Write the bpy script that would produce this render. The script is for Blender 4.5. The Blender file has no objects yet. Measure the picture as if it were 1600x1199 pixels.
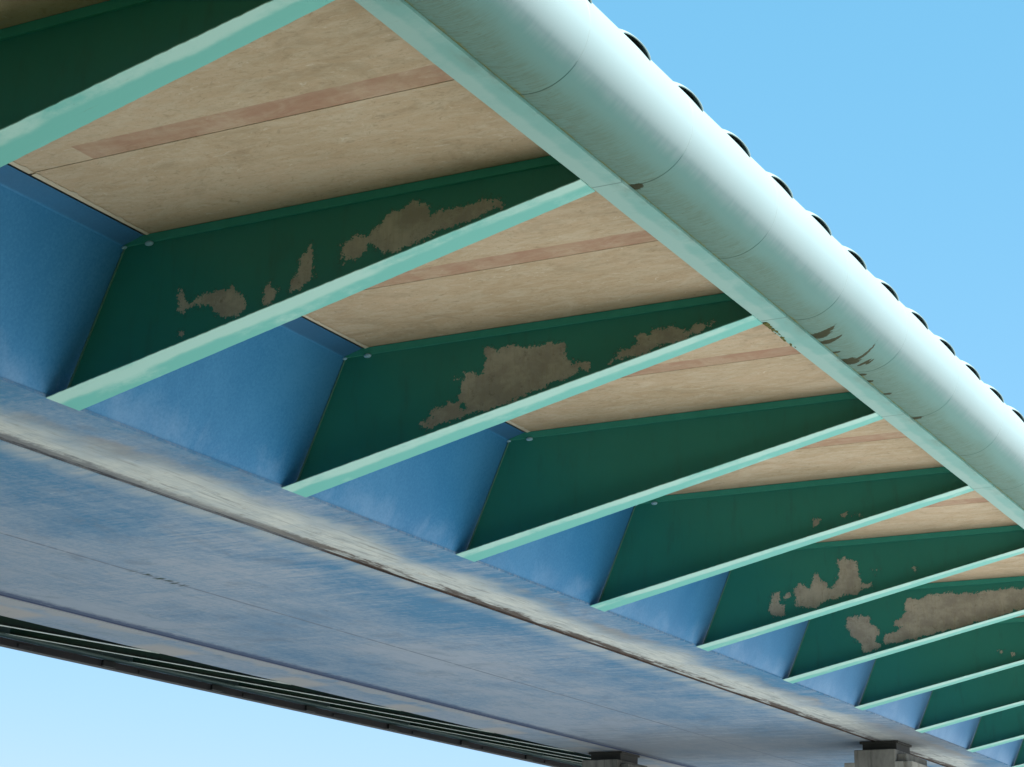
import bpy, math, random
import numpy as np
from mathutils import Matrix, Vector
random.seed(7)
scene = bpy.context.scene
R = math.radians

# ------------------------------------------------------------------ camera
YAW, PITCH, ROLL, LENS = 0.4982, 0.2931, 0.0196, 36 * 3080 / 1600
EYE = 1.6
cd = bpy.data.cameras.new('camera'); cam = bpy.data.objects.new('camera', cd)
scene.collection.objects.link(cam); scene.camera = cam
fw = Vector((-math.sin(YAW) * math.cos(PITCH), math.cos(YAW) * math.cos(PITCH), math.sin(PITCH)))
rt = Vector((math.cos(YAW), math.sin(YAW), 0)); up = rt.cross(fw)
r2 = math.cos(ROLL) * rt + math.sin(ROLL) * up
u2 = -math.sin(ROLL) * rt + math.cos(ROLL) * up
cam.matrix_world = Matrix(((r2.x, u2.x, -fw.x, 0), (r2.y, u2.y, -fw.y, 0), (r2.z, u2.z, -fw.z, EYE), (0, 0, 0, 1)))
cd.sensor_width = 36; cd.lens = LENS; cd.clip_start = .05; cd.clip_end = 6000
scene.render.resolution_x = 1024; scene.render.resolution_y = 767

# ------------------------------------------------------------------ light
SUN = Vector((1, -.30, 1.28)).normalized()
elev = math.asin(SUN.z); azim = math.atan2(SUN.x, SUN.y)
w = bpy.data.worlds.new('World'); scene.world = w; w.use_nodes = True
wn = w.node_tree.nodes; wl = w.node_tree.links
bg = wn['Background']; sky = wn.new('ShaderNodeTexSky')
sky.sky_type = 'NISHITA'; sky.sun_disc = False; sky.sun_elevation = elev; sky.sun_rotation = azim
sky.air_density = 1.0; sky.dust_density = 0.2; sky.ozone_density = 1.6
# per-channel power evens the sky out towards the horizon
sp_ = wn.new('ShaderNodeSeparateColor'); cb_ = wn.new('ShaderNodeCombineColor')
for i_, p_ in enumerate((.66, .28, .29)):
    pw = wn.new('ShaderNodeMath'); pw.operation = 'POWER'; pw.inputs[1].default_value = p_
    wl.new(sp_.outputs[i_], pw.inputs[0]); wl.new(pw.outputs[0], cb_.inputs[i_])
tint = wn.new('ShaderNodeMix'); tint.data_type = 'RGBA'; tint.blend_type = 'MULTIPLY'
tint.inputs['Factor'].default_value = 1
tint.inputs[7].default_value = (.96, 2.42, 3.22, 1)
wl.new(sky.outputs[0], sp_.inputs[0]); wl.new(cb_.outputs[0], tint.inputs[6]); wl.new(tint.outputs[2], bg.inputs[0])
bg.inputs[1].default_value = .092
ld = bpy.data.lights.new('sun', 'SUN'); ld.energy = 4.6; ld.angle = R(.53); ld.color = (1, .96, .9)
lo = bpy.data.objects.new('sun', ld); scene.collection.objects.link(lo)
lo.rotation_euler = SUN.to_track_quat('Z', 'Y').to_euler()
vs = scene.view_settings; vs.view_transform = 'Standard'; vs.look = 'None'; vs.gamma = 1; vs.exposure = 1.12
scene.render.engine = 'CYCLES'
scene.cycles.diffuse_bounces = 6; scene.cycles.max_bounces = 8

# ------------------------------------------------------------------ materials
class NT:
    """small node-graph writer"""
    def __init__(s, name):
        s.m = bpy.data.materials.new(name); s.m.use_nodes = True
        s.n = s.m.node_tree.nodes; s.l = s.m.node_tree.links
        s.b = s.n['Principled BSDF']
        s.pos = s.n.new('ShaderNodeNewGeometry').outputs['Position']
    def put(s, v, sock):
        if isinstance(v, bpy.types.NodeSocket): s.l.new(v, sock)
        elif isinstance(v, (tuple, list)) and len(v) == 3 and sock.type == 'RGBA': sock.default_value = (*v, 1)
        else: sock.default_value = v
    def math(s, op, a, b=0, c=0, clamp=False):
        n = s.n.new('ShaderNodeMath'); n.operation = op; n.use_clamp = clamp
        s.put(a, n.inputs[0]); s.put(b, n.inputs[1]); s.put(c, n.inputs[2]); return n.outputs[0]
    def sep(s, v):
        n = s.n.new('ShaderNodeSeparateXYZ'); s.put(v, n.inputs[0]); return n.outputs
    def scale(s, sc, v=None, rot=0):
        n = s.n.new('ShaderNodeMapping'); s.put(v if v is not None else s.pos, n.inputs[0])
        n.inputs['Scale'].default_value = sc; n.inputs['Rotation'].default_value = (0, 0, rot); return n.outputs[0]
    def noise(s, v, scale=1, detail=4, rough=.55, dist=0):
        n = s.n.new('ShaderNodeTexNoise'); s.put(v, n.inputs['Vector']); n.inputs['Scale'].default_value = scale
        n.inputs['Detail'].default_value = detail; n.inputs['Roughness'].default_value = rough
        n.inputs['Distortion'].default_value = dist; return n.outputs[0]
    def ramp(s, v, lo, hi, a=0., b=1., smooth=True):
        n = s.n.new('ShaderNodeMapRange'); n.interpolation_type = 'SMOOTHSTEP' if smooth else 'LINEAR'
        s.put(v, n.inputs[0]); n.inputs[1].default_value = lo; n.inputs[2].default_value = hi
        n.inputs[3].default_value = a; n.inputs[4].default_value = b; return n.outputs[0]
    def mix(s, f, a, b, mode='MIX'):
        n = s.n.new('ShaderNodeMix'); n.data_type = 'RGBA'; n.blend_type = mode
        s.put(f, n.inputs['Factor']); s.put(a, n.inputs[6]); s.put(b, n.inputs[7]); return n.outputs[2]
    def attr(s, name):
        n = s.n.new('ShaderNodeAttribute'); n.attribute_name = name; return n.outputs['Fac']
    def uv(s):
        return s.n.new('ShaderNodeUVMap').outputs[0]
    def bump(s, h, strength=.3, dist=.01):
        n = s.n.new('ShaderNodeBump'); n.inputs['Strength'].default_value = strength
        n.inputs['Distance'].default_value = dist; s.put(h, n.inputs['Height']); s.l.new(n.outputs[0], s.b.inputs['Normal'])
    def done(s, col, rough=.5, spec=.5):
        s.put(col, s.b.inputs['Base Color']); s.put(rough, s.b.inputs['Roughness'])
        s.b.inputs['Specular IOR Level'].default_value = spec; return s.m

def m_tube(name='aqua_cladding', dirt_shade=1.0):
    t = NT(name); u = t.sep(t.uv())
    base = t.mix(t.noise(t.scale((.6, .6, .6)), 1, 3), (.29, .395, .40), (.34, .435, .44))
    v2 = t.n.new('ShaderNodeCombineXYZ'); t.put(t.math('ADD', u[0], t.math('MULTIPLY', u[1], -.12)), v2.inputs[0]); t.put(u[1], v2.inputs[1]); v2 = v2.outputs[0]
    # fine streaks that run round the pipe, drifting slightly along it
    st = t.noise(t.scale((60, 5.5, 1), v2), 1, 4, .6)
    st3 = t.noise(t.scale((120, 14, 1), v2), 1, 3, .6)
    st2 = t.noise(t.scale((16, 3.0, 1), v2), 1, 4, .6)
    big = t.noise(t.scale((1.1, 1.6, 1), v2), 1, 4, .6)
    low_shade = t.ramp(t.math('ADD', u[1], t.math('MULTIPLY', t.math('SUBTRACT', st2, .5), .10)), .46, .66, 1, 0)
    base = t.mix(t.math('MULTIPLY', low_shade, .95 * dirt_shade), base, t.mix(big, (.095, .245, .235), (.14, .30, .285)))  # painted shade: darker teal on the pipe's lower, unlit half
    fade = t.ramp(u[1], .12, .60, 1, 0)
    f2 = t.math('ADD', fade, t.math('MULTIPLY', t.math('SUBTRACT', big, .5), .9))
    d = t.math('MULTIPLY', t.ramp(f2, .12, .85), t.math('MAXIMUM', t.ramp(st, .40, .64, .42, 1), t.ramp(st3, .45, .68, .4, .95)))
    d = t.math('MULTIPLY', d, dirt_shade, clamp=True)
    col = t.mix(t.math('MULTIPLY', d, .9), base, t.mix(st2, (.10, .165, .135), (.15, .235, .20)))
    dk = t.math('MULTIPLY', t.ramp(st3, .60, .70), t.ramp(t.math('ADD', f2, t.math('MULTIPLY', st2, .5)), .72, 1.25))
    col = t.mix(t.math('MULTIPLY', dk, .8), col, (.085, .085, .05))
    # algae collecting along the bottom joint
    al = t.math('ADD', t.ramp(u[1], .0, .10, 1, 0), t.math('MULTIPLY', t.math('SUBTRACT', t.noise(t.scale((5, 9, 1), v2), 1, 5, .7), .5), 1.7))
    col = t.mix(t.math('MULTIPLY', t.ramp(al, .55, 1.0), .8), col, t.mix(st2, (.13, .13, .03), (.25, .23, .07)))
    # moss clumps
    ms = t.math('ADD', t.attr('moss'), t.math('MULTIPLY', t.math('SUBTRACT', t.noise(t.scale((34, 15, 1), v2), 1, 5, .75), .5), 1.5))
    col = t.mix(t.ramp(ms, .42, .52), col, t.mix(st, (.010, .014, .004), (.045, .050, .012)))
    # sealed end seam
    sm = t.attr('seam')
    sn = t.math('ADD', sm, t.math('MULTIPLY', t.noise(t.scale((30, 12, 1), v2), 1, 4), .5))
    col = t.mix(t.math('MULTIPLY', t.math('MULTIPLY', t.ramp(sn, .8, 1.3), t.ramp(u[1], .60, .25, .0, 1)), .5), col, (.07, .10, .09))
    return t.done(col, t.mix(d, (.48,) * 3, (.75,) * 3), .25)

def m_aqua(name, pale=.5, base=(.165, .54, .51), light=(.42, .70, .67)):
    t = NT(name)
    n1 = t.noise(t.scale((.8, 1.6, 1)), 1, 5, .6); n2 = t.noise(t.scale((7, 7, 7)), 1, 5, .7)
    u = t.sep(t.uv())
    f = t.math('ADD', t.math('ADD', n1, t.math('MULTIPLY', t.math('SUBTRACT', n2, .5), .35)), t.ramp(t.math('ADD', u[1], t.math('MULTIPLY', t.math('SUBTRACT', n2, .5), .3)), .30, .62, .16, -.12))
    col = t.mix(t.ramp(f, .62 - .4 * pale, .86 - .3 * pale), base, light)
    gr = t.noise(t.scale((2.2, 22, 8)), 1, 6, .75)
    col = t.mix(t.ramp(gr, .64, .76, 0, .5), col, (.18, .20, .13))
    sp = t.noise(t.scale((24, 24, 24)), 1, 5, .7)
    col = t.mix(t.ramp(sp, .70, .78, 0, .7), col, (.06, .09, .07))
    if name == 'aqua_edge_paint':
        yy = t.math('ABSOLUTE', t.math('SUBTRACT', t.math('MODULO', t.math('SUBTRACT', t.sep(t.pos)[1], 14.30 - 40), 4.0), 2.0))
        col = t.mix(t.math('MULTIPLY', t.ramp(yy, 1.986, 1.996), .6), col, (.07, .13, .12))
        st = t.math('MULTIPLY', t.ramp(u[1], .45, 1.0, 0, 1), t.ramp(t.noise(t.scale((3, 1.3, 1)), 1, 5, .7), .46, .72))
        col = t.mix(t.math('MULTIPLY', st, .55), col, (.14, .19, .15))
    t.bump(n2, .15)
    return t.done(col, .5, .35)

def m_green(name='dark_green_paint', k=1.0):
    t = NT(name)
    n1 = t.noise(t.scale((.55, .55, .55)), 1, 4, .6); n2 = t.noise(t.scale((16, 16, 16)), 1, 5, .7)
    col = t.mix(n1, (.020, .175 * k, .140 * k), (.030, .24 * k, .193 * k))
    dn = t.noise(t.scale((5, 5, 1.2)), 1, 5, .65)
    col = t.mix(t.ramp(dn, .5, .8, 0, .45), col, (.030, .105, .085))
    u = t.sep(t.uv())
    # peeled paint showing the weathered primer
    pf = t.noise(t.scale((4.5, 4.5, 4.5)), 1, 8, .72)
    pl = t.math('ADD', t.attr('peel'), t.math('MULTIPLY', t.math('SUBTRACT', pf, .5), .30))
    fleck = t.noise(t.scale((34, 34, 34)), 1, 5, .75)
    pl2 = t.math('ADD', pl, t.math('MULTIPLY', t.math('SUBTRACT', fleck, .52), .17))
    mask = t.ramp(pl2, -.003, .006)
    hole = t.math('MULTIPLY', t.ramp(fleck, .66, .69), t.ramp(t.attr('peel'), .16, .03))
    mask = t.math('MULTIPLY', mask, t.math('SUBTRACT', 1, hole))
    pn = t.noise(t.scale((2.4, 2.4, 3.0)), 1, 6, .7)
    prim = t.mix(t.ramp(pn, .35, .66), (.33, .30, .26), (.49, .45, .38))
    rows = t.noise(t.scale((30, 30, 5)), 1, 3, .6)
    prim = t.mix(t.ramp(rows, .45, .75, 0, .4), prim, (.33, .285, .21))
    prim = t.mix(t.ramp(t.noise(t.scale((9, 9, 9)), 1, 6, .8), .55, .72, 0, .55), prim, (.10, .085, .07))
    edge = t.math('MULTIPLY', t.ramp(pl2, -.045, -.004), t.ramp(fleck, .45, .62))
    col = t.mix(t.math('MULTIPLY', edge, .5), col, (.035, .06, .045))
    col = t.mix(mask, col, prim)
    # grime trapped on the ledge of the bottom plate
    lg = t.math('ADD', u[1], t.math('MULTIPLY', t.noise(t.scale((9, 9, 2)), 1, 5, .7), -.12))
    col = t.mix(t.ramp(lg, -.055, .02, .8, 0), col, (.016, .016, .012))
    t.bump(t.math('ADD', t.math('MULTIPLY', mask, -.5), t.math('MULTIPLY', n2, .12)), .25, .004)
    return t.done(col, t.mix(mask, (.42,) * 3, (.85,) * 3), .3)

def m_blue_web():
    t = NT('blue_web_paint')
    n1 = t.noise(t.scale((.7, .7, .45)), 1, 5, .6, .4); n2 = t.noise(t.scale((30, 30, 30)), 1, 4, .75)
    z = t.sep(t.pos)[2]
    f = t.math('ADD', n1, t.math('MULTIPLY', t.math('SUBTRACT', n2, .5), 1.0))
    col = t.mix(t.ramp(f, .2, .8), (.030, .188, .42), (.055, .245, .50))
    # chalking rising from the foot of the plate
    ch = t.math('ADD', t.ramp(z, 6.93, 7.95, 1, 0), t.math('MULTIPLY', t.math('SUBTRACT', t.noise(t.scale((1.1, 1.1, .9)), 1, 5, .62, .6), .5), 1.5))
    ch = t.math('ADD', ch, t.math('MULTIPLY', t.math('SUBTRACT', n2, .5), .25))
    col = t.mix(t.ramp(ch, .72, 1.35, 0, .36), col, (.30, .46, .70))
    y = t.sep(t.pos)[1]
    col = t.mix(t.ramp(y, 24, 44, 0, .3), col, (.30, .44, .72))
    gr = t.math('ADD', z, t.math('MULTIPLY', t.noise(t.scale((6, 6, 6)), 1, 5, .7), -.05))
    col = t.mix(t.ramp(gr, 6.890, 6.915, .8, 0), col, (.03, .04, .06))
    t.bump(n2, .06)
    chamfer_shade = t.math('ADD', t.ramp(z, 8.42, 8.46), t.math('MULTIPLY', t.math('SUBTRACT', n1, .5), .8))
    col = t.mix(t.ramp(chamfer_shade, .55, 1.2, 0, .75), col, (.035, .10, .20))  # chamfer colour darkened to offset its bounce light: painted shade
    return t.done(col, .5, .2)

def m_bottom():
    t = NT('weathered_blue_underside')
    p = t.sep(t.pos); x, y = p[0], p[1]
    wob = t.noise(t.scale((.55, .42, 1)), 1, 4, .6)
    wx = t.math('ADD', x, t.math('MULTIPLY', t.math('SUBTRACT', wob, .5), 1.5))
    streak = t.noise(t.scale((.42, 2.0, 1), None, R(8)), 1, 7, .62, .5)
    streak2 = t.noise(t.scale((.8, 5.5, 1), None, R(-6)), 1, 6, .66, .9)
    cloud = t.noise(t.scale((.28, .22, 1)), 1, 5, .6, .5)
    wood = t.noise(t.scale((9, 1.5, 1), None, R(4)), 1, 6, .72, .4)
    blue = t.mix(wob, (.055, .20, .40), (.095, .265, .475))
    grey = t.mix(wood, (.31, .38, .51), (.43, .485, .59))
    # chalky grey takes over away from the near seam, in soft zones with brushed streaks across the girder
    fine = t.noise(t.scale((1.3, 13, 1), None, R(7)), 1, 6, .68, .8)
    grain = t.noise(t.scale((11, 14, 11)), 1, 8, .82)
    zone = t.noise(t.scale((.33, .17, 1)), 1, 3, .5, .3)
    amp = t.ramp(t.noise(t.scale((.5, .3, 1)), 1, 2),   .40, .66, .05, .55)
    amp = t.math('MAXIMUM', amp, t.math('MULTIPLY', t.ramp(x, -17.2, -15.2), t.ramp(y, 17.0, 20)))
    c = lambda n, k: t.math('MULTIPLY', t.math('SUBTRACT', n, .5), k)
    g = t.math('ADD', t.ramp(x, -14.3, -17.6, .05, .78, False), c(zone, 2.1))
    chalk = t.noise(t.scale((.85, .7, 1), None, R(20)), 1, 9, .66, .7)
    g = t.math('ADD', g, c(cloud, .9)); g = t.math('ADD', g, t.math('ADD', c(chalk, 1.25), c(streak, .35)))
    g = t.math('ADD', g, t.math('MULTIPLY', amp, t.math('ADD', c(streak2, 1.5), c(fine, 2.0))))
    g = t.math('ADD', g, t.math('ADD', c(wood, .7), c(grain, 1.9)))
    col = t.mix(t.ramp(g, -.15, 1.0, 0, 1, False), blue, grey)
    dirty = t.noise(t.scale((1.1, .7, 1), None, R(30)), 1, 7, .7, 1.2)
    col = t.mix(t.ramp(dirty, .50, .72, 0, .5), col, (.17, .23, .33))
    # thin pale run along the inner lip of the near seam
    lip = t.math('MULTIPLY', t.ramp(t.math('ADD', x, t.math('MULTIPLY', t.math('SUBTRACT', cloud, .5), .7)), -14.75, -14.36), t.ramp(x, -14.30, -14.25, 1, 0))
    col = t.mix(t.math('MULTIPLY', lip, t.ramp(streak, .38, .62, .25, .75)), col, (.48, .52, .56))
    # cream run-off stain beside the near seam
    cs = t.math('MULTIPLY', t.ramp(t.math('ADD', wx, t.math('ADD', t.math('MULTIPLY', t.math('SUBTRACT', wood, .5), .45), t.math('MULTIPLY', t.math('SUBTRACT', streak2, .5), .30))), -13.10, -13.75, 0, 1), t.ramp(x, -14.30, -14.2))
    cream = t.mix(t.ramp(wood, .35, .68), (.50, .55, .575), (.66, .69, .69))
    col = t.mix(t.math('MULTIPLY', cs, t.ramp(streak2, .2, .55, .75, 1)), col, cream)
    grit = t.noise(t.scale((16, .9, 1)), 1, 7, .72, .5)
    col = t.mix(t.math('MULTIPLY', cs, t.ramp(grit, .50, .66, 0, .75)), col, (.24, .27, .30))
    col = t.mix(t.math('MULTIPLY', cs, t.ramp(t.noise(t.scale((7, 3, 7)), 1, 7, .8), .56, .68, 0, .55)), col, (.33, .30, .26))
    rim = t.math('MULTIPLY', t.ramp(wx, -13.02, -13.22), t.ramp(wx, -13.55, -13.2))
    col = t.mix(t.math('MULTIPLY', rim, t.ramp(cloud, .42, .62, 0, .5)), col, (.36, .31, .25))
    # pale runs on the far strip
    fs = t.math('MULTIPLY', t.ramp(t.math('ADD', wx, t.math('MULTIPLY', t.math('SUBTRACT', streak, .5), .9)), -20.9, -20.7), t.ramp(x, -20.3, -20.5))
    col = t.mix(t.math('MULTIPLY', fs, .6), col, (.50, .47, .47))
    ry = t.math('ABSOLUTE', t.math('SUBTRACT', t.math('MODULO', t.math('ADD', t.math('SUBTRACT', y, 22.95), 81 + 2.025), 4.05), 2.025))
    pr = t.math('MULTIPLY', t.ramp(t.math('ADD', ry, t.math('MULTIPLY', t.math('SUBTRACT', streak, .5), .6)), .75, .45, 0, 1), t.ramp(x, -20.9, -21.15))
    col = t.mix(t.math('MULTIPLY', pr, .8), col, (.54, .48, .46))
    fb = t.math('MULTIPLY', t.ramp(x, -20.75, -21.0), t.ramp(cloud, .38, .56, .9, .1))
    col = t.mix(t.math('MULTIPLY', fb, .45), col, (.36, .42, .50))
    # soot near the two seams and around the supports
    s1 = t.math('ADD', x, t.math('MULTIPLY', t.math('SUBTRACT', t.noise(t.scale((7, 5, 1)), 1, 6, .75), .5), .32))
    col = t.mix(t.math('MULTIPLY', t.math('MULTIPLY', t.ramp(s1, -20.12, -20.34), t.ramp(x, -20.6, -20.45)), .85), col, (.03, .06, .16))
    s2 = t.math('MULTIPLY', t.ramp(s1, -13.98, -14.12), t.ramp(y, 24, 14, .12, .85))
    col = t.mix(t.math('MULTIPLY', s2, t.ramp(x, -14.3, -14.2)), col, (.12, .125, .15))
    s3 = t.math('MULTIPLY', t.ramp(s1, -13.95, -14.06), t.ramp(t.noise(t.scale((4, .55, 1)), 1, 5, .7), .42, .52))
    s3 = t.math('MULTIPLY', t.math('MULTIPLY', s3, t.ramp(y, 17, 22)), t.ramp(x, -14.3, -14.2))
    col = t.mix(t.math('MULTIPLY', s3, .9), col, t.mix(wood, (.03, .02, .017), (.10, .06, .045)))
    pier = t.math('ADD', t.math('DIVIDE', t.math('ABSOLUTE', t.math('SUBTRACT', y, 43.6)), 5.5), t.math('MULTIPLY', t.math('SUBTRACT', streak2, .5), 1.2))
    col = t.mix(t.ramp(pier, .1, .95, .62, 0), col, (.15, .16, .18))
    fl = t.noise(t.scale((3.2, 3.2, 3.2)), 1, 9, .8)
    col = t.mix(t.ramp(fl, .60, .70, 0, .55), col, (.50, .54, .60))
    col = t.mix(t.ramp(fl, .40, .31, 0, .6), col, (.10, .16, .26))
    # weld lines and a little algae on one of them
    ln = t.math('ABSOLUTE', t.math('SUBTRACT', x, -17.46))
    ln2 = t.math('ABSOLUTE', t.math('SUBTRACT', t.math('SUBTRACT', x, t.math('MULTIPLY', t.math('SUBTRACT', y, 27.7), -.014)), -18.3))
    col = t.mix(t.math('MULTIPLY', t.ramp(ln, .012, .035, .8, 0), t.ramp(streak2, .30, .5)), col, (.16, .19, .26))
    pat = t.math('MULTIPLY', t.ramp(t.math('ABSOLUTE', t.math('SUBTRACT', y, 21.8)), .35, .8, 1, 0), t.ramp(ln, .05, .12, 1, 0))
    col = t.mix(t.math('MULTIPLY', pat, t.ramp(t.noise(t.scale((3, 12, 1)), 1, 3), .48, .6)), col, (.035, .07, .06))
    spk = t.noise(t.scale((11, 11, 11)), 1, 5, .8)
    col = t.mix(t.ramp(spk, .72, .80, 0, .6), col, (.07, .08, .09))
    t.bump(wood, .08)
    return t.done(col, .72, .15)

def m_seam(name, far=False):
    t = NT(name); p = t.sep(t.pos)
    n = t.noise(t.scale((14, 2.2, 9)), 1, 6, .75); b = t.noise(t.scale((2, .55, 1)), 1, 3, .6)
    if far:
        return t.done(t.mix(n, (.012, .03, .10), (.04, .075, .20)), .7, .2)
    old = t.mix(t.ramp(n, .4, .62), (.055, .06, .075), (.19, .20, .23))
    rust = t.mix(t.ramp(n, .42, .6), (.022, .013, .010), (.075, .04, .028))
    f = t.math('ADD', t.ramp(p[1], 17, 26, -.1, 1.1), t.math('MULTIPLY', t.math('SUBTRACT', b, .5), 1.0))
    col = t.mix(t.ramp(f, .35, .65), old, rust)
    col = t.mix(t.ramp(t.noise(t.scale((10, 5, 10)), 1, 6, .8), .62, .70, 0, .8), col, (.42, .42, .40))
    return t.done(col, .85, .2)

def m_soffit():
    t = NT('beige_soffit_board'); p = t.sep(t.pos); x, y = p[0], p[1]
    n1 = t.noise(t.scale((.5, .9, 1)), 1, 5, .6, .5); n2 = t.noise(t.scale((2.6, 6.5, 1)), 1, 7, .68, 1.1)
    n3 = t.noise(t.scale((26, 40, 1)), 1, 5, .75); n4 = t.noise(t.scale((5, 9, 1), None, R(24)), 1, 7, .72, 2.0)
    col = t.mix(t.ramp(n1, .3, .7), (.47, .355, .24), (.565, .435, .315))
    col = t.mix(t.ramp(n2, .38, .68, .0, .55), col, (.60, .52, .41))
    col = t.mix(t.ramp(n4, .54, .68, 0, .55), col, (.30, .23, .15))
    col = t.mix(t.ramp(n4, .42, .30, 0, .75), col, (.68, .61, .51))
    col = t.mix(t.ramp(n3, .5, .78, 0, .5), col, (.28, .21, .13))
    n5 = t.noise(t.scale((1.1, 1.9, 1), None, R(15)), 1, 9, .72, 1.0)
    col = t.mix(t.ramp(n5, .50, .66, 0, .40), col, (.335, .255, .17))
    col = t.mix(t.ramp(n5, .46, .34, 0, .35), col, (.66, .57, .46))
    # reddish lap strip on the near side of each board joint
    yy = t.math('MODULO', t.math('SUBTRACT', y, 12.50 - 40), 4.0)      # 0 at joint
    band = t.math('MULTIPLY', t.ramp(yy, 3.68, 3.70), t.ramp(x, -11.10, -11.08))
    patchy = t.ramp(t.noise(t.scale((1.3, .5, 1)), 1, 5, .7), .36, .58, .55, 1)
    worn = t.ramp(n2, .34, .62, 1, .7)
    redc = t.mix(n3, (.335, .175, .125), (.43, .25, .185))
    col = t.mix(t.math('MULTIPLY', t.math('MULTIPLY', band, patchy), t.math('MULTIPLY', worn, .85)), col, redc)
    # corner shade painted in brown on the boards beside each rib
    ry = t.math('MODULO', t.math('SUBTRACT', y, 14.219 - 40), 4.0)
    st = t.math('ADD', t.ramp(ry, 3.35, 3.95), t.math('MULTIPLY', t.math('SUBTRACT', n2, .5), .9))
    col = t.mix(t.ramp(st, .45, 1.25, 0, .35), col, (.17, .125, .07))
    t.bump(t.math('ADD', n4, t.math('MULTIPLY', n3, .5)), .25, .006)
    return t.done(col, .85, .2)

def m_concrete(name, a=(.16, .155, .145), b=(.30, .29, .27)):
    t = NT(name)
    n1 = t.noise(t.scale((1.5, 1.5, .9)), 1, 6, .65, .3); n2 = t.noise(t.scale((14, 14, 14)), 1, 6, .75)
    run = t.noise(t.scale((7, 7, .6)), 1, 5, .65)
    col = t.mix(t.ramp(n1, .3, .7), a, b)
    col = t.mix(t.ramp(run, .5, .72, 0, .65), col, tuple(c * .45 for c in a))
    col = t.mix(t.ramp(n2, .6, .75, 0, .4), col, (.40, .39, .36))
    t.bump(n2, .3)
    return t.done(col, .9, .2)

def m_plain(name, a, b, sc=6, rough=.6):
    t = NT(name); n = t.noise(t.scale((sc, sc, sc)), 1, 5, .7)
    t.bump(n, .15)
    return t.done(t.mix(n, a, b), rough, .3)

def m_ground():
    t = NT('unseen_bounce_ground')
    n1 = t.noise(t.scale((.08, .08, .08)), 1, 6, .6); n2 = t.noise(t.scale((9, 9, 9)), 1, 6, .8)
    col = t.mix(t.ramp(n1, .35, .65), (.46, .45, .40), (.60, .585, .53))  # unseen ground, made pale to bounce sun under the bridge
    col = t.mix(t.ramp(n2, .4, .7, 0, .4), col, (.22, .21, .18))
    y = t.math('ADD', t.sep(t.pos)[1], t.math('MULTIPLY', t.math('SUBTRACT', n1, .5), 6))
    col = t.mix(t.ramp(y, 8, 12), t.mix(n2, (.035, .045, .02), (.09, .10, .05)), col)     # unseen dark grass zone, added to cut bounce on the ribs
    t.bump(n2, .5, .03)
    return t.done(col, .95, .1)

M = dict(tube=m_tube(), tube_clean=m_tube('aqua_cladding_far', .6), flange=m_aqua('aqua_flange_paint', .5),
         flange_far=m_aqua('chalked_flange_paint', 1, (.32, .42, .38), (.55, .60, .56)), green_far=m_green('shaded_green_paint', .35), edge=m_aqua('aqua_edge_paint', .72, (.20, .44, .43), (.30, .50, .49)), green=m_green(), web=m_blue_web(), bottom=m_bottom(),  # far green: darkened copy of the rib paint, shade put into the colour
         seam=m_seam('rusty_seam_strip'), seam_far=m_seam('dark_blue_seam_strip', True), soffit=m_soffit(),
         pier=m_concrete('stained_concrete', (.22, .21, .19), (.40, .385, .355)), block=m_concrete('dark_concrete', (.13, .125, .115), (.25, .24, .22)),
         deck=m_concrete('deck_concrete', (.25, .24, .22), (.34, .33, .31)),
         pad=m_plain('black_bearing_rubber', (.018, .018, .018), (.05, .048, .045)),
         mortar=m_plain('cream_mortar', (.46, .40, .31), (.66, .60, .50), 8, .9),
         strip=m_plain('teal_strip_paint', (.032, .26, .205), (.052, .33, .265), 5, .5),
         weld=m_plain('pale_weld_paint', (.06, .20, .165), (.13, .28, .24), 20, .5), bead=m_plain('pale_blue_bead', (.20, .42, .58), (.34, .55, .68), 30, .4),
         fascia=m_plain('rusty_brown_fascia', (.014, .018, .028), (.05, .042, .042), 1.3, .7),
         boxm=m_plain('dark_box_paint', (.012, .012, .014), (.03, .03, .03), 5, .5),
         dull=m_plain('dull_grey_green_paint', (.05, .085, .08), (.09, .13, .12), 3, .6),
         ground=m_ground())

# ------------------------------------------------------------------ mesh helpers
def obj(name, verts, faces, mat, parent=None, uv=None, attrs=None, smooth=False):
    me = bpy.data.meshes.new(name); me.from_pydata([tuple(v) for v in verts], [], faces); me.update()
    if uv is not None:
        lay = me.uv_layers.new(name='UVMap')
        for lp in me.loops: lay.data[lp.index].uv = uv[lp.vertex_index]
    for k, a in (attrs or {}).items():
        at = me.attributes.new(k, 'FLOAT', 'POINT'); at.data.foreach_set('value', np.asarray(a, dtype=np.float32))
    if smooth: me.polygons.foreach_set('use_smooth', [True] * len(me.polygons))
    me.materials.append(mat)
    o = bpy.data.objects.new(name, me); scene.collection.objects.link(o)
    if parent is not None: o.parent = parent
    return o
class MB:
    def __init__(s): s.v = []; s.f = []
    def add(s, v, f):
        n = len(s.v); s.v += [tuple(p) for p in v]; s.f += [tuple(i + n for i in q) for q in f]
    def box(s, a, b):
        (x0, y0, z0), (x1, y1, z1) = a, b
        s.add([(x0, y0, z0), (x1, y0, z0), (x1, y1, z0), (x0, y1, z0), (x0, y0, z1), (x1, y0, z1), (x1, y1, z1), (x0, y1, z1)],
              [(0, 3, 2, 1), (4, 5, 6, 7), (0, 1, 5, 4), (1, 2, 6, 5), (2, 3, 7, 6), (3, 0, 4, 7)])
    def prism(s, poly, y0, y1):                       # polygon in x,z swept along y
        n = len(poly)
        s.add([(x, y0, z) for x, z in poly] + [(x, y1, z) for x, z in poly],
              [tuple(range(n)), tuple(range(2 * n - 1, n - 1, -1))] + [(i, i + n, (i + 1) % n + n, (i + 1) % n) for i in range(n)])
    def build(s, name, mat, parent=None, smooth=False):
        o = obj(name, s.v, s.f, mat, parent, smooth=smooth)
        return o
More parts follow.
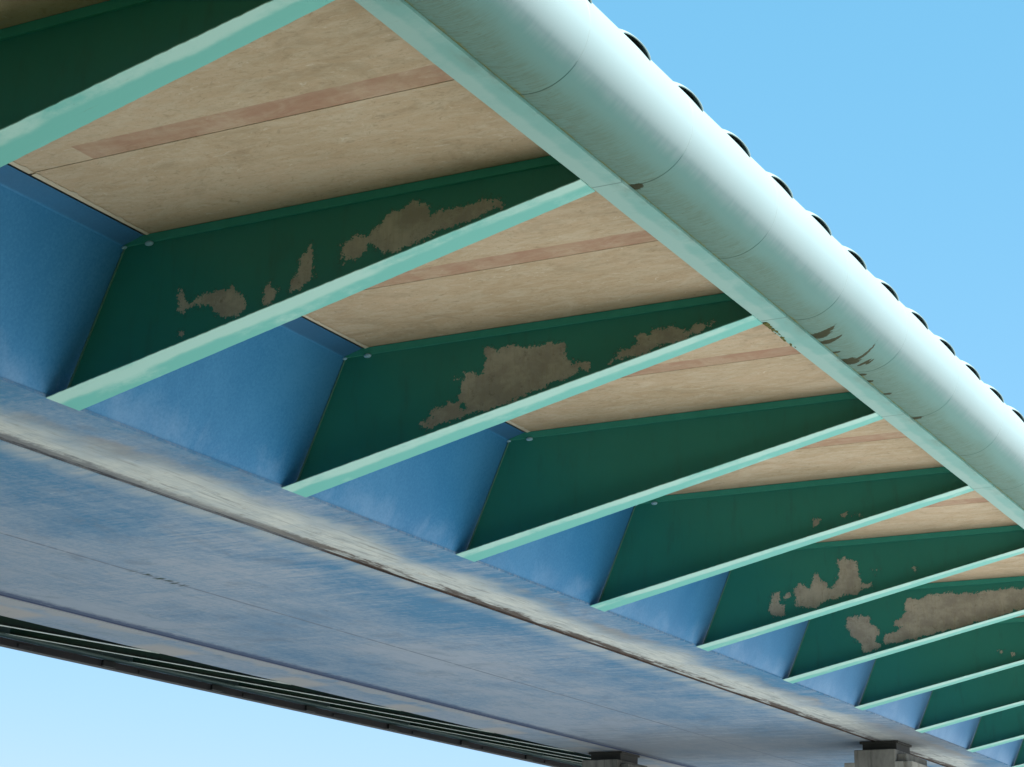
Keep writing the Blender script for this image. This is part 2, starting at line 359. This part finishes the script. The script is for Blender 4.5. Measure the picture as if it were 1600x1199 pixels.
def fix_normals(o):
    import bmesh
    bm = bmesh.new(); bm.from_mesh(o.data); bmesh.ops.recalc_face_normals(bm, faces=bm.faces); bm.to_mesh(o.data); bm.free()
    return o
def bevel(o, wd=.01, seg=2):
    m = o.modifiers.new('bevel', 'BEVEL'); m.width = wd; m.segments = seg; m.limit_method = 'ANGLE'; return o

# ------------------------------------------------------------------ dimensions (metres; bridge runs along +Y)
Y0, S = 14.219, 4.0
xA, zA = -12.741, 6.912          # foot of near girder web
xC, zC = -12.12, 8.44            # top of near web
xD, zD = -11.861, 8.527          # where soffit starts
xE, zE = -7.027, 8.1955          # inner edge of edge plate
TX, TZ, TR = -6.62, 8.71, .50    # edge pipe
YA, YB = -22.0, 118.0
GZ = -4.0                        # unseen ground, lowered so sun reaches beneath the girder
XF = -21.70                      # foot of far web
bridge = bpy.data.objects.new('bridge', None); scene.collection.objects.link(bridge)
bridge.location = (0, 0, 0)
bridge['label'] = 'road bridge overhead with blue box girder, green cantilever ribs and aqua edge pipe'
bridge['category'] = 'bridge'

# ground
g = obj('ground', [(-1500, -1500, GZ), (1500, -1500, GZ), (1500, 1500, GZ), (-1500, 1500, GZ)], [(0, 1, 2, 3)], M['ground']); g['kind'] = 'structure'

# ------------------------------------------------------------------ girder
def sheet(name, profile, mat, back, y0=YA, y1=YB):
    """thick sheet: profile (x,z) list, back = offset to the hidden side"""
    mb = MB(); poly = list(profile) + [(x + back[0], z + back[1]) for x, z in reversed(profile)]
    mb.prism(poly, y0, y1); return fix_normals(mb.build(name, mat, bridge))
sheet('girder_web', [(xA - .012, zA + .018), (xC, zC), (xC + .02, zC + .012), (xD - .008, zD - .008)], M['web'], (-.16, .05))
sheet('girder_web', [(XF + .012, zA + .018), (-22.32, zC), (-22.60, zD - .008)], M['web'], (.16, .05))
mb = MB(); mb.box((-14.180, YA, zA), (xA, YB, zA + .0299)); mb.build('edge_plate', M['bottom'], bridge)
mb = MB(); mb.box((-20.42, YA, zA), (-14.29, YB, zA + .0298)); mb.build('girder_underside', M['bottom'], bridge)
mb = MB(); mb.box((XF, YA, zA), (-20.545, YB, zA + .03)); mb.build('edge_plate', M['bottom'], bridge)
mb = MB(); mb.box((-14.36, YA, zA + .009), (-14.10, YB, zA + .05)); mb.build('seam_strip', M['seam'], bridge)
mb = MB(); mb.box((-20.60, YA, zA + .012), (-20.34, YB, zA + .07)); mb.build('seam_strip', M['seam_far'], bridge)
mb = MB(); mb.box((-28.6, YA, zD + .045), (-6.845, YB, 9.15)); mb.build('deck_slab', M['deck'], bridge)

# soffit boards, two per bay, with a mortar closer against the girder
def soffit_bay(k, x0, x1, yr, side):
    for a, b in ((yr, yr + 2.281 - .006), (yr + 2.281 + .006, yr + 4.0)):
        mb = MB(); mb.box((min(x0, x1), a, zD), (max(x0, x1), b, zD + .04)); o = mb.build('soffit_board', M['soffit'], bridge)
        if side > 0:
            n = 40; vs_, fs_ = [], []
            for i in range(n + 1):
                y = a + .01 + (b - a - .02) * i / n
                wv = .048 + .010 * math.sin(y * 2.1) + random.uniform(-.004, .004) + (.02 if (y * 7.3) % 5 < .5 else 0)
                vs_ += [(xD + .034, y, zD - .014), (xD + .034 + wv, y, zD - .006)]
            fs_ = [(2 * i, 2 * i + 2, 2 * i + 3, 2 * i + 1) for i in range(n)]
            vs_ += [(xD + .034, a + .01, zD + .005), (xD + .034, b - .01, zD + .005)]
            obj('mortar_closer', vs_, fs_ + [tuple([2 * n + 2] + list(range(0, 2 * n + 2, 2)) + [2 * n + 3])], M['mortar'], o)
for k in range(-4, 16): soffit_bay(k, xD + .030, -7.0, Y0 + S * (k - 1), 1)
for k in range(-2, 20): soffit_bay(k, -22.62, -28.5, Y0 + S * (k - 1), -1)

# ------------------------------------------------------------------ cantilever ribs
PEEL = {1:[[(-11.389,7.873),(-11.35,7.867),(-11.323,7.797),(-11.25,7.753),(-11.201,7.779),(-11.063,7.809),(-10.961,7.798),(-10.837,7.827),(-10.761,7.822),(-10.717,7.739),(-10.628,7.704),(-10.585,7.633),(-10.592,7.549),(-10.664,7.516),(-10.789,7.523),(-10.891,7.549),(-10.972,7.615),(-10.99,7.682),(-11.077,7.662),(-11.141,7.672),(-11.194,7.697),(-11.255,7.656),(-11.33,7.634),(-11.396,7.654),(-11.408,7.7),(-11.38,7.762),(-11.385,7.828)],[(-10.362,7.793),(-10.331,7.778),(-10.333,7.725),(-10.234,7.71),(-10.267,7.65),(-10.324,7.595),(-10.379,7.603),(-10.366,7.665),(-10.389,7.754)],[(-9.998,8.016),(-9.896,8.132),(-9.858,8.111),(-9.864,7.994),(-9.837,7.862),(-9.845,7.757),(-9.93,7.696),(-10.012,7.655),(-10.109,7.659),(-10.103,7.754),(-10.022,7.816),(-9.999,7.909)],[(-9.555,8.041),(-9.441,8.118),(-9.348,8.134),(-9.265,8.12),(-9.208,8.153),(-9.104,8.167),(-9.096,8.24),(-9.028,8.281),(-8.946,8.267),(-8.89,8.3),(-8.835,8.343),(-8.731,8.325),(-8.638,8.277),(-8.59,8.206),(-8.501,8.232),(-8.411,8.217),(-8.342,8.184),(-8.254,8.2),(-8.188,8.219),(-8.078,8.231),(-7.946,8.225),(-7.858,8.203),(-7.846,8.16),(-7.9,8.138),(-8.009,8.106),(-8.095,8.069),(-8.294,8.041),(-8.471,8.019),(-8.56,7.982),(-8.694,7.942),(-8.784,7.936),(-8.896,7.881),(-9.103,7.883),(-9.247,7.99),(-9.314,7.917),(-9.43,7.893),(-9.532,7.825)],[(-11.354,7.452),(-11.327,7.437),(-11.331,7.399),(-11.35,7.415)]],2:[[(-11.086,7.53),(-11.045,7.563),(-10.974,7.543),(-10.92,7.612),(-10.936,7.676),(-10.867,7.706),(-10.728,7.702),(-10.701,7.749),(-10.603,7.724),(-10.56,7.644),(-10.448,7.606),(-10.592,7.786),(-10.524,7.84),(-10.583,7.948),(-10.654,7.995),(-10.613,8.027),(-10.515,8.002),(-10.545,8.069),(-10.462,8.096),(-10.392,8.049),(-10.362,7.958),(-10.295,8.012),(-10.242,8.105),(-10.217,8.177),(-10.273,8.235),(-10.281,8.325),(-10.221,8.342),(-10.138,8.305),(-10.082,8.26),(-10.056,8.307),(-9.92,8.293),(-9.757,8.266),(-9.623,8.273),(-9.516,8.258),(-9.463,8.283),(-9.383,8.252),(-9.264,8.261),(-9.25,8.148),(-9.223,8.07),(-9.143,7.998),(-8.987,7.965),(-8.986,7.917),(-9.09,7.93),(-9.09,7.869),(-9.22,7.849),(-9.325,7.838),(-9.429,7.802),(-9.508,7.763),(-9.64,7.73),(-9.773,7.685),(-10.013,7.628),(-10.229,7.592),(-10.392,7.562),(-10.475,7.584),(-10.556,7.531),(-10.721,7.501),(-10.86,7.479),(-10.97,7.442),(-11.041,7.475)],[(-8.728,7.931),(-8.665,8.008),(-8.576,8.081),(-8.499,8.095),(-8.398,8.118),(-8.41,8.18),(-8.322,8.204),(-8.246,8.181),(-8.221,8.251),(-8.095,8.269),(-7.97,8.252),(-7.846,8.186),(-7.6,8.233),(-7.504,8.233),(-7.625,8.167),(-7.847,8.09),(-8.096,8.04),(-8.347,7.99),(-8.601,7.939)]],4:[[(-9.32,7.958),(-9.223,7.949),(-9.226,7.855),(-9.323,7.848)],[(-8.9,7.992),(-8.827,7.985),(-8.848,7.93),(-8.892,7.941)],[(-8.725,7.966),(-8.598,7.97),(-8.616,7.925)]],5:[[(-11.546,7.475),(-11.484,7.74),(-11.352,7.749),(-11.354,7.623),(-11.375,7.553),(-11.281,7.529),(-11.266,7.385),(-11.36,7.355),(-11.51,7.401)],[(-11.315,7.71),(-11.184,7.718),(-11.204,7.648),(-11.279,7.618)],[(-11.095,7.498),(-11.055,7.638),(-11.125,7.822),(-11.012,7.867),(-10.901,7.823),(-10.828,7.764),(-10.77,7.867),(-10.747,8.026),(-10.655,8.001),(-10.658,7.894),(-10.531,7.849),(-10.533,7.76),(-10.423,7.769),(-10.364,7.907),(-10.355,8.209),(-10.243,8.247),(-10.154,8.193),(-10.027,8.165),(-9.998,7.95),(-9.948,7.805),(-9.769,7.773),(-9.807,7.723),(-9.953,7.682),(-10.063,7.619),(-10.282,7.6),(-10.502,7.563),(-10.725,7.472),(-10.911,7.449),(-11.04,7.458)],[(-9.771,8.02),(-9.66,8.001),(-9.72,7.956)],[(-9.098,7.978),(-9.036,7.952),(-9.07,7.888)]],6:[[(-11.597,7.873),(-11.552,8.009),(-11.327,8.014),(-11.144,8.013),(-11.147,7.903),(-11.009,7.815),(-10.974,7.656),(-11.019,7.541),(-10.941,7.458),(-11.105,7.371),(-11.268,7.341),(-11.303,7.52),(-11.423,7.566),(-11.501,7.67)],[(-10.92,7.496),(-10.854,7.649),(-10.692,7.677),(-10.569,7.767),(-10.687,7.814),(-10.703,7.913),(-10.522,7.94),(-10.476,8.094),(-10.448,8.288),(-10.308,8.298),(-10.191,8.25),(-10.029,8.317),(-9.792,8.339),(-9.519,8.299),(-9.093,8.287),(-8.783,8.323),(-8.516,8.322),(-8.326,8.327),(-7.949,8.337),(-7.967,8.034),(-8.348,7.946),(-8.732,7.858),(-9.119,7.769),(-9.509,7.699),(-9.902,7.627),(-10.299,7.555),(-10.7,7.483)]],7:[[(-9.875,7.883),(-9.756,7.889),(-9.793,7.828)],[(-9.602,7.838),(-9.557,7.823),(-9.584,7.782)]]}
PEEL_FAR = {0: [[(.15, .95), (1.1, 1.0), (1.5, .8), (1.2, .55), (.2, .5)]], 1: [[(.3, .3), (1.4, .75), (2.2, .7), (2.0, .45), (.8, .1), (.3, .05)]],
            3: [[(.1, .4), (.9, .9), (1.6, .8), (1.3, .3), (.4, .1)]]}
def sdf(pts, polys):
    best = np.full(len(pts), -9.0)
    for poly in polys:
        P = np.array(poly); Q = np.roll(P, -1, 0); d2 = np.full(len(pts), 1e9); ins = np.zeros(len(pts), bool)
        for a, b in zip(P, Q):
            e = b - a; t = np.clip(((pts - a) @ e) / (e @ e + 1e-12), 0, 1); d = pts - (a + t[:, None] * e)
            d2 = np.minimum(d2, (d * d).sum(1))
            c = (a[1] > pts[:, 1]) != (b[1] > pts[:, 1])
            xi = a[0] + (pts[:, 1] - a[1]) * (b[0] - a[0]) / (b[1] - a[1] + 1e-12)
            ins ^= c & (pts[:, 0] < xi)
        s = np.where(ins, 1, -1) * np.sqrt(d2); best = np.maximum(best, s)
    return np.clip(best, -.5, .5)

def rib_parts(parent_loc, side, polys, fine, tag_label=None):
    """side +1: near cantilever, -1: far one (longer). Local y = 0 at the web plane."""
    if side > 0:
        A, Cc, D, E, F, wi, wo = (xA, zA), (xC, zC), (xD, zD), (xE, zE), (xE + .02, zD - .004), .495, .294
    else:
        A, Cc, D, E, F, wi, wo = (XF, zA), (-22.32, zC), (-22.60, zD), (-28.72, 8.29), (-28.70, zD - .004), .46, .30
    T = .016
    nu, nv = (300, 84) if fine else (24, 8)
    us = np.linspace(0, 1, nu + 1); vv = np.linspace(0, 1, nv + 1)
    zb = .0
    # web outline: bottom line A->E lifted by the plate, inner edge A->C, top line at C then soffit
    V, UV = [], []
    top0 = np.array((Cc[0], zC)); 
    for u in us:
        bx = A[0] + (E[0] - A[0]) * u; bz = A[1] + (E[1] - A[1]) * u + zb
        # top line: from C at u=0 straight under the strip
        tx = Cc[0] + (F[0] - Cc[0]) * u; tz = zC + .006
        for v in vv:
            V.append((bx + (tx - bx) * v, bz + (tz - bz) * v)); UV.append((bx, (tz - bz) * v))
    V = np.array(V)
    n = len(V); faces = []
    idx = lambda i, j: i * (nv + 1) + j
    for i in range(nu):
        for j in range(nv):
            q = (idx(i, j), idx(i + 1, j), idx(i + 1, j + 1), idx(i, j + 1))
            faces.append(q if side > 0 else q[::-1])
    verts = [(x, -T / 2, z) for x, z in V]
    # back face and rim
    corner = [idx(0, 0), idx(nu, 0), idx(nu, nv), idx(0, nv)]
    verts += [(V[c][0], T / 2, V[c][1]) for c in corner]
    b0, b1, b2, b3 = n, n + 1, n + 2, n + 3
    fb = [(b0, b3, b2, b1), (b1, b2, corner[2], corner[1]), (b0, b1, corner[1], corner[0]), (b3, b0, corner[0], corner[3]), (b2, b3, corner[3], corner[2])]
    faces += [f if side > 0 else f[::-1] for f in fb]
    UV += [(V[c][0], UV[c][1]) for c in corner]
    pe = sdf(V, polys) if polys else np.full(n, -.5)
    pe = np.concatenate([pe, np.full(4, -.5)])
    web = obj('cantilever_rib', verts, faces, M['green' if side > 0 else 'green_far'], bridge, UV, {'peel': pe})
    web.location = parent_loc
    # bottom plate, tapering outwards, with slightly wavy edges
    nseg = 110; fv, ff, fuv = [], [], []
    for i in range(nseg + 1):
        u = i / nseg; x = A[0] + (E[0] - A[0]) * u; z = A[1] + (E[1] - A[1]) * u; h = (wi + (wo - wi) * u) / 2
        j1 = random.uniform(-.004, .004) if 0 < i < nseg else 0; j2 = random.uniform(-.002, .002) if 0 < i < nseg else 0
        for dy, dz, vq in ((-h + j1, 0, 0), (h + j2, 0, 1), (h + j2, .009, 1), (-h + j1, .009, 0)):
            # the plate slopes, so its thickness is hidden behind the visible underside
            fv.append((x, dy, z + dz - .010)); fuv.append((x, vq))
    for i in range(nseg):
        for j in range(4):
            a, b = i * 4 + j, i * 4 + (j + 1) % 4; q = (a, a + 4, b + 4, b)
            ff.append(q[::-1] if side > 0 else q)
    ff += [(0, 1, 2, 3), (nseg * 4 + 3, nseg * 4 + 2, nseg * 4 + 1, nseg * 4)]
    fl = obj('bottom_flange', fv, ff, M['flange' if side > 0 else 'flange_far'], web, fuv); fix_normals(fl)
    # lighter angle strip under the deck
    mb = MB()
    x0, x1 = (Cc[0] + .012 if side > 0 else D[0] - .03), F[0]
    mb.box((min(x0, x1), -.034, zC - .002), (max(x0, x1), .034, zD - .006)); mb.build('top_strip', M['strip' if side > 0 else 'green_far'], web)
    # thin weld fillets: along girder web, and under the strip
    if side > 0:
        mb = MB(); mb.prism([(A[0] + .015, A[1] + .05), (A[0] + .035, A[1] + .05), (Cc[0] + .018, zC - .02), (Cc[0] + .003, zC - .02)], -.022, -.0085)
        fix_normals(mb.build('weld_fillet', M['weld'], web))
        for cx, cz, r in ((Cc[0] + .02, zC - .012, .024), (xD + .07, zC - .018, .037)):
            vs_, fs_ = [], []
            for i in range(9):
                ph = math.pi * i / 8
                for j in range(12):
                    th = 2 * math.pi * j / 12
                    vs_.append((cx + r * 1.35 * math.cos(ph) , -.030 + r * .8 * math.sin(ph) * math.cos(th), cz + r * .72 * math.sin(ph) * math.sin(th)))
            for i in range(8):
                for j in range(12): fs_.append((i * 12 + j, i * 12 + (j + 1) % 12, (i + 1) * 12 + (j + 1) % 12, (i + 1) * 12 + j))
            fix_normals(obj('sealant_bead', vs_, fs_, M['bead'], web, smooth=True))
    return web

def copy_tree(o, parent):
    c = o.copy(); scene.collection.objects.link(c); c.parent = parent
    for ch in [q for q in bpy.data.objects if q.parent == o and q.name != c.name]: copy_tree(ch, c)
    return c
rib_label = {1: 'green rib with long torn strip of bare brown primer', 2: 'green rib with large square patch of bare brown primer',
             5: 'green rib with ragged stepped brown peeling near its foot', 6: 'green rib peeled brown along most of its outer half'}
plain = None
for k in range(-2, 15):
    loc = (0, Y0 + S * (k - 1), 0)
    if k in PEEL:
        r = rib_parts(loc, 1, PEEL[k], True)
        if k in rib_label: r['label'] = rib_label[k]
    elif plain is None: r = plain = rib_parts(loc, 1, None, False)
    else:
        r = copy_tree(plain, bridge); r.location = loc
plain = None
for k in range(0, 18):
    loc = (0, 22.95 + 4.05 * k - 4.05, 0)
    if k - 1 in PEEL_FAR:
        pl = [[(-22.0 - a, zA + .25 + .19 * a + b * .8) for a, b in q] for q in PEEL_FAR[k - 1]]
        r = rib_parts(loc, -1, pl, True)
    elif plain is None: r = plain = rib_parts(loc, -1, None, False)
    else:
        r = copy_tree(plain, bridge); r.location = loc

# ------------------------------------------------------------------ edge plate and edge pipe
def edge_plate(x0, x1, z, mat, name='edge_flange'):
    n = 280; fv, ff, uv = [], [], []
    for i in range(n + 1):
        y = YA + (YB - YA) * i / n
        for x, dz, q in ((x0, 0, 0), (x1, 0, 1), (x1, .03, 1), (x0, .03, 0)):
            fv.append((x + (random.uniform(-.003, .003) if q == 0 else 0), y, z + dz)); uv.append((y, q))
    for i in range(n):
        for j in range(4): a, b = i * 4 + j, i * 4 + (j + 1) % 4; ff.append((a, a + 4, b + 4, b))
    ff += [(0, 1, 2, 3), (n * 4 + 3, n * 4 + 2, n * 4 + 1, n * 4)]
    return fix_normals(obj(name, fv, ff, mat, bridge, uv))
ep = edge_plate(xE, -6.738, zE, M['edge'])
mb = MB(); mb.box((-6.84, YA, zE + .03), (-6.80, YB, 9.2)); mb.build('edge_beam', M['edge'], bridge)
# moss growing out of one plate joint
def clump(name, spots, parent, mat):
    vs_, fs_ = [], []
    for (x, y, z, r) in spots:
        b = len(vs_)
        for i in range(5):
            ph = math.pi * i / 4
            for j in range(7):
                th = 2 * math.pi * j / 7; rr = r * random.uniform(.6, 1.25)
                vs_.append((x + rr * .8 * math.sin(ph) * math.cos(th), y + rr * 1.5 * math.cos(ph), z + rr * .45 * math.sin(ph) * math.sin(th)))
        for i in range(4):
            for j in range(7): fs_.append((b + i * 7 + j, b + i * 7 + (j + 1) % 7, b + (i + 1) * 7 + (j + 1) % 7, b + (i + 1) * 7 + j))
    return obj(name, vs_, fs_, mat, parent, smooth=True)
moss_m = m_plain('brown_green_moss', (.05, .055, .015), (.20, .19, .06), 40, .95)
sp = [(xE + random.uniform(-.012, .02) + .02 * math.exp(-abs(y - 18.45) * 4), y, zE + random.uniform(-.004, .012), random.uniform(.010, .034) * (1 - .55 * (y - 18.38) / .9)) for y in [18.38 + .9 * random.random() ** 1.6 for _ in range(110)]]
mo = clump('moss', sp, ep, moss_m); mo['kind'] = 'stuff'

BLOBS = [(19.08, -99.2, .085, 14), (18.99, -88, .05, 12), (19.31, -97, .055, 12), (19.27, -86, .03, 10), (19.71, -101.5, .03, 6), (20.05, -100, .085, 10), (20.02, -84, .03, 20),
         (20.13, -97, .05, 10), (20.22, -85, .03, 10), (20.24, -77, .02, 6), (21.46, -99.3, .035, 6), (20.62, -101, .04, 5), (20.9, -102, .04, 5), (22.6, -100, .05, 8), (14.5, -101, .06, 8)]
def pipe_segment(y0, y1, fine, mat, sgn=1, tx=TX, tz=TZ, rad=TR):
    a0, a1 = R(-105.5), R(120)
    na, ny = (90, 120) if fine else (72, 10)
    vs_, uv, moss, seam = [], [], [], []
    ys = np.concatenate([[y0, y0 + .012, y0 + .035], np.linspace(y0 + .07, y1 - .07, ny - 5), [y1 - .035, y1 - .012, y1]])
    for i, y in enumerate(ys):
        lip = .0006 if i in (0, ny) else 0
        for j in range(na + 1):
            a = a0 + (a1 - a0) * j / na
            vs_.append((tx + sgn * (rad) * math.cos(a), y, tz + (rad) * math.sin(a))); uv.append((y, (a - a0) * rad))
            m = 0
            if fine:
                for (by, ba, sy, sa) in BLOBS:
                    ta = math.degrees(a) - ba; sa2 = sa * (1.6 if ta > 0 else .7)
                    m = max(m, math.exp(-((y - by + .004 * ta) / sy) ** 2 - (ta / sa2) ** 2))
            moss.append(m * 1.35); seam.append(math.exp(-(min(y - y0, y1 - y) / .012) ** 2))
    fs_ = []
    for i in range(ny):
        for j in range(na):
            p = i * (na + 1) + j; q = (p, p + 1, p + na + 2, p + na + 1); fs_.append(q[::-1] if sgn > 0 else q)
    # folded end returns, so the thin shell reads as sheet metal
    for i, d in ((0, 1), (ny, -1)):
        b = len(vs_)
        for j in range(na + 1):
            a = a0 + (a1 - a0) * j / na
            vs_.append((tx + sgn * (rad - .03) * math.cos(a), ys[i], tz + (rad - .03) * math.sin(a))); uv.append((ys[i], (a - a0) * rad)); moss.append(0); seam.append(1)
        for j in range(na): fs_.append((i * (na + 1) + j, i * (na + 1) + j + 1, b + j + 1, b + j))
    o = obj('edge_pipe', vs_, fs_, mat, bridge, uv, {'moss': moss, 'seam': seam}, smooth=True)
    return o
hood_mesh = None
def hood(parent, yc):
    global hood_mesh
    if hood_mesh is not None:
        o = bpy.data.objects.new('scoop_hood', hood_mesh); scene.collection.objects.link(o); o.parent = parent; o.location = (0, yc, 0); return
    H, W, SH = .046, .165, .085
    ns, nt = 36, 18; vs_, uv = [], []
    for lay in (0, 1):
        for i in range(ns + 1):
            s = -1 + 2 * i / ns
            for j in range(nt + 1):
                t = j / nt
                am = R(36 - 9 * s)                       # mouth line, a little skew
                a = am + (R(88) - am) * t
                h = H * math.sqrt(max(0, 1 - s * s)) ** 1.2 * math.cos(t * math.pi / 2) ** .8
                wd = W * (1 - .25 * t)
                rr = TR + max(h, 0) + (.003 if lay == 0 else -.006 * min(1, h / .02))
                
                vs_.append((TX + rr * math.cos(a), s * wd * (1.03 if lay == 0 else .97) + SH * t, TZ + rr * math.sin(a))); uv.append((s, 1.2))
    N = (ns + 1) * (nt + 1); fs_ = []
    for i in range(ns):
        for j in range(nt):
            p = i * (nt + 1) + j; q = (p, p + nt + 1, p + nt + 2, p + 1)
            fs_.append(q); fs_.append(tuple(N + k for k in q[::-1]))
        p = i * (nt + 1); fs_.append((p, N + p, N + p + nt + 1, p + nt + 1))
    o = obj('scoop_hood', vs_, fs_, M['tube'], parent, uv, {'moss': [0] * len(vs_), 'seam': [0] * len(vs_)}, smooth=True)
    hood_mesh = o.data; o.location = (0, yc, 0)
hood_ys = [13.48 + 1.1185 * i for i in range(-14, 60)]
y = 14.43 - 2.024 * 12
while y < 76:
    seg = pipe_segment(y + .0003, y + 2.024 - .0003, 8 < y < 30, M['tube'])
    for hy in hood_ys:
        if y <= hy < y + 2.024: hood(seg, hy)
    y += 2.024
# far edge
edge_plate(-29.00, -28.70, 8.262, M['dull'])
mb = MB(); mb.box((-28.98, YA, 8.292), (-28.90, YB, 9.15)); mb.build('edge_beam', M['dull'], bridge)
y = -12.0
while y < 112:
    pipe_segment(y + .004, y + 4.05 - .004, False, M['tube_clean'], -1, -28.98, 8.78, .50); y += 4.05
mb = MB(); mb.box((-29.20, YA, 8.10), (-28.99, YB, 8.259)); fa = mb.build('fascia_beam', M['fascia'], bridge)
for i in range(30):
    yb = 30.3 + 4.05 * i - 12.15
    mb = MB(); mb.box((-28.985, yb, 8.115), (-28.93, yb + .45, 8.25)); bevel(mb.build('junction_box', M['boxm'], fa))
    mb = MB(); mb.box((-28.985, yb + 1.3, 8.12), (-28.95, yb + 1.75, 8.20)); bevel(mb.build('junction_box', M['fascia'], fa))

# ------------------------------------------------------------------ piers
def pier(cx, label):
    root = bpy.data.objects.new('bridge_pier', None); scene.collection.objects.link(root); root.location = (cx, 44.6, 0)
    root['label'] = label; root['category'] = 'pier'
    mb = MB(); mb.box((-.44, -.95, 6.70), (.36, .05, zA - .002)); bevel(mb.build('bearing_pad', M['pad'], root), .012)
    mb = MB(); mb.box((-.50, -.97, zA - .055), (.40, .08, zA - .004)); bevel(mb.build('bearing_plate', M['pad'], root), .008)
    mb = MB(); mb.box((-.56, -1.203, 6.18), (.40, .55, 6.696)); bevel(mb.build('bearing_block', M['block'], root), .02)
    mb = MB(); mb.box((.403, -1.05, 6.42), (.62, .5, 6.60)); bevel(mb.build('bearing_block', M['block'], root), .02)
    # shaft: a stepped plan with vertical recesses at its edges
    pl = [(-.80, -1.2), (.58, -1.2), (.58, -1.12), (.66, -1.12), (.66, -1.2), (.78, -1.2), (.78, .6), (-.80, .6)]
    n = len(pl); vs_ = [(x, y_, GZ) for x, y_ in pl] + [(x, y_, 6.42) for x, y_ in pl]
    fs_ = [tuple(range(n - 1, -1, -1)), tuple(range(n, 2 * n))] + [(i, (i + 1) % n, (i + 1) % n + n, i + n) for i in range(n)]
    bevel(obj('shaft', vs_, fs_, M['pier'], root), .015)
    return root
pier(-14.05, 'stained concrete pier under the rusty near seam of the blue girder')
pier(-20.92, 'dark concrete pier under the far seam, beside the open sky')
print('objects', len(bpy.data.objects))
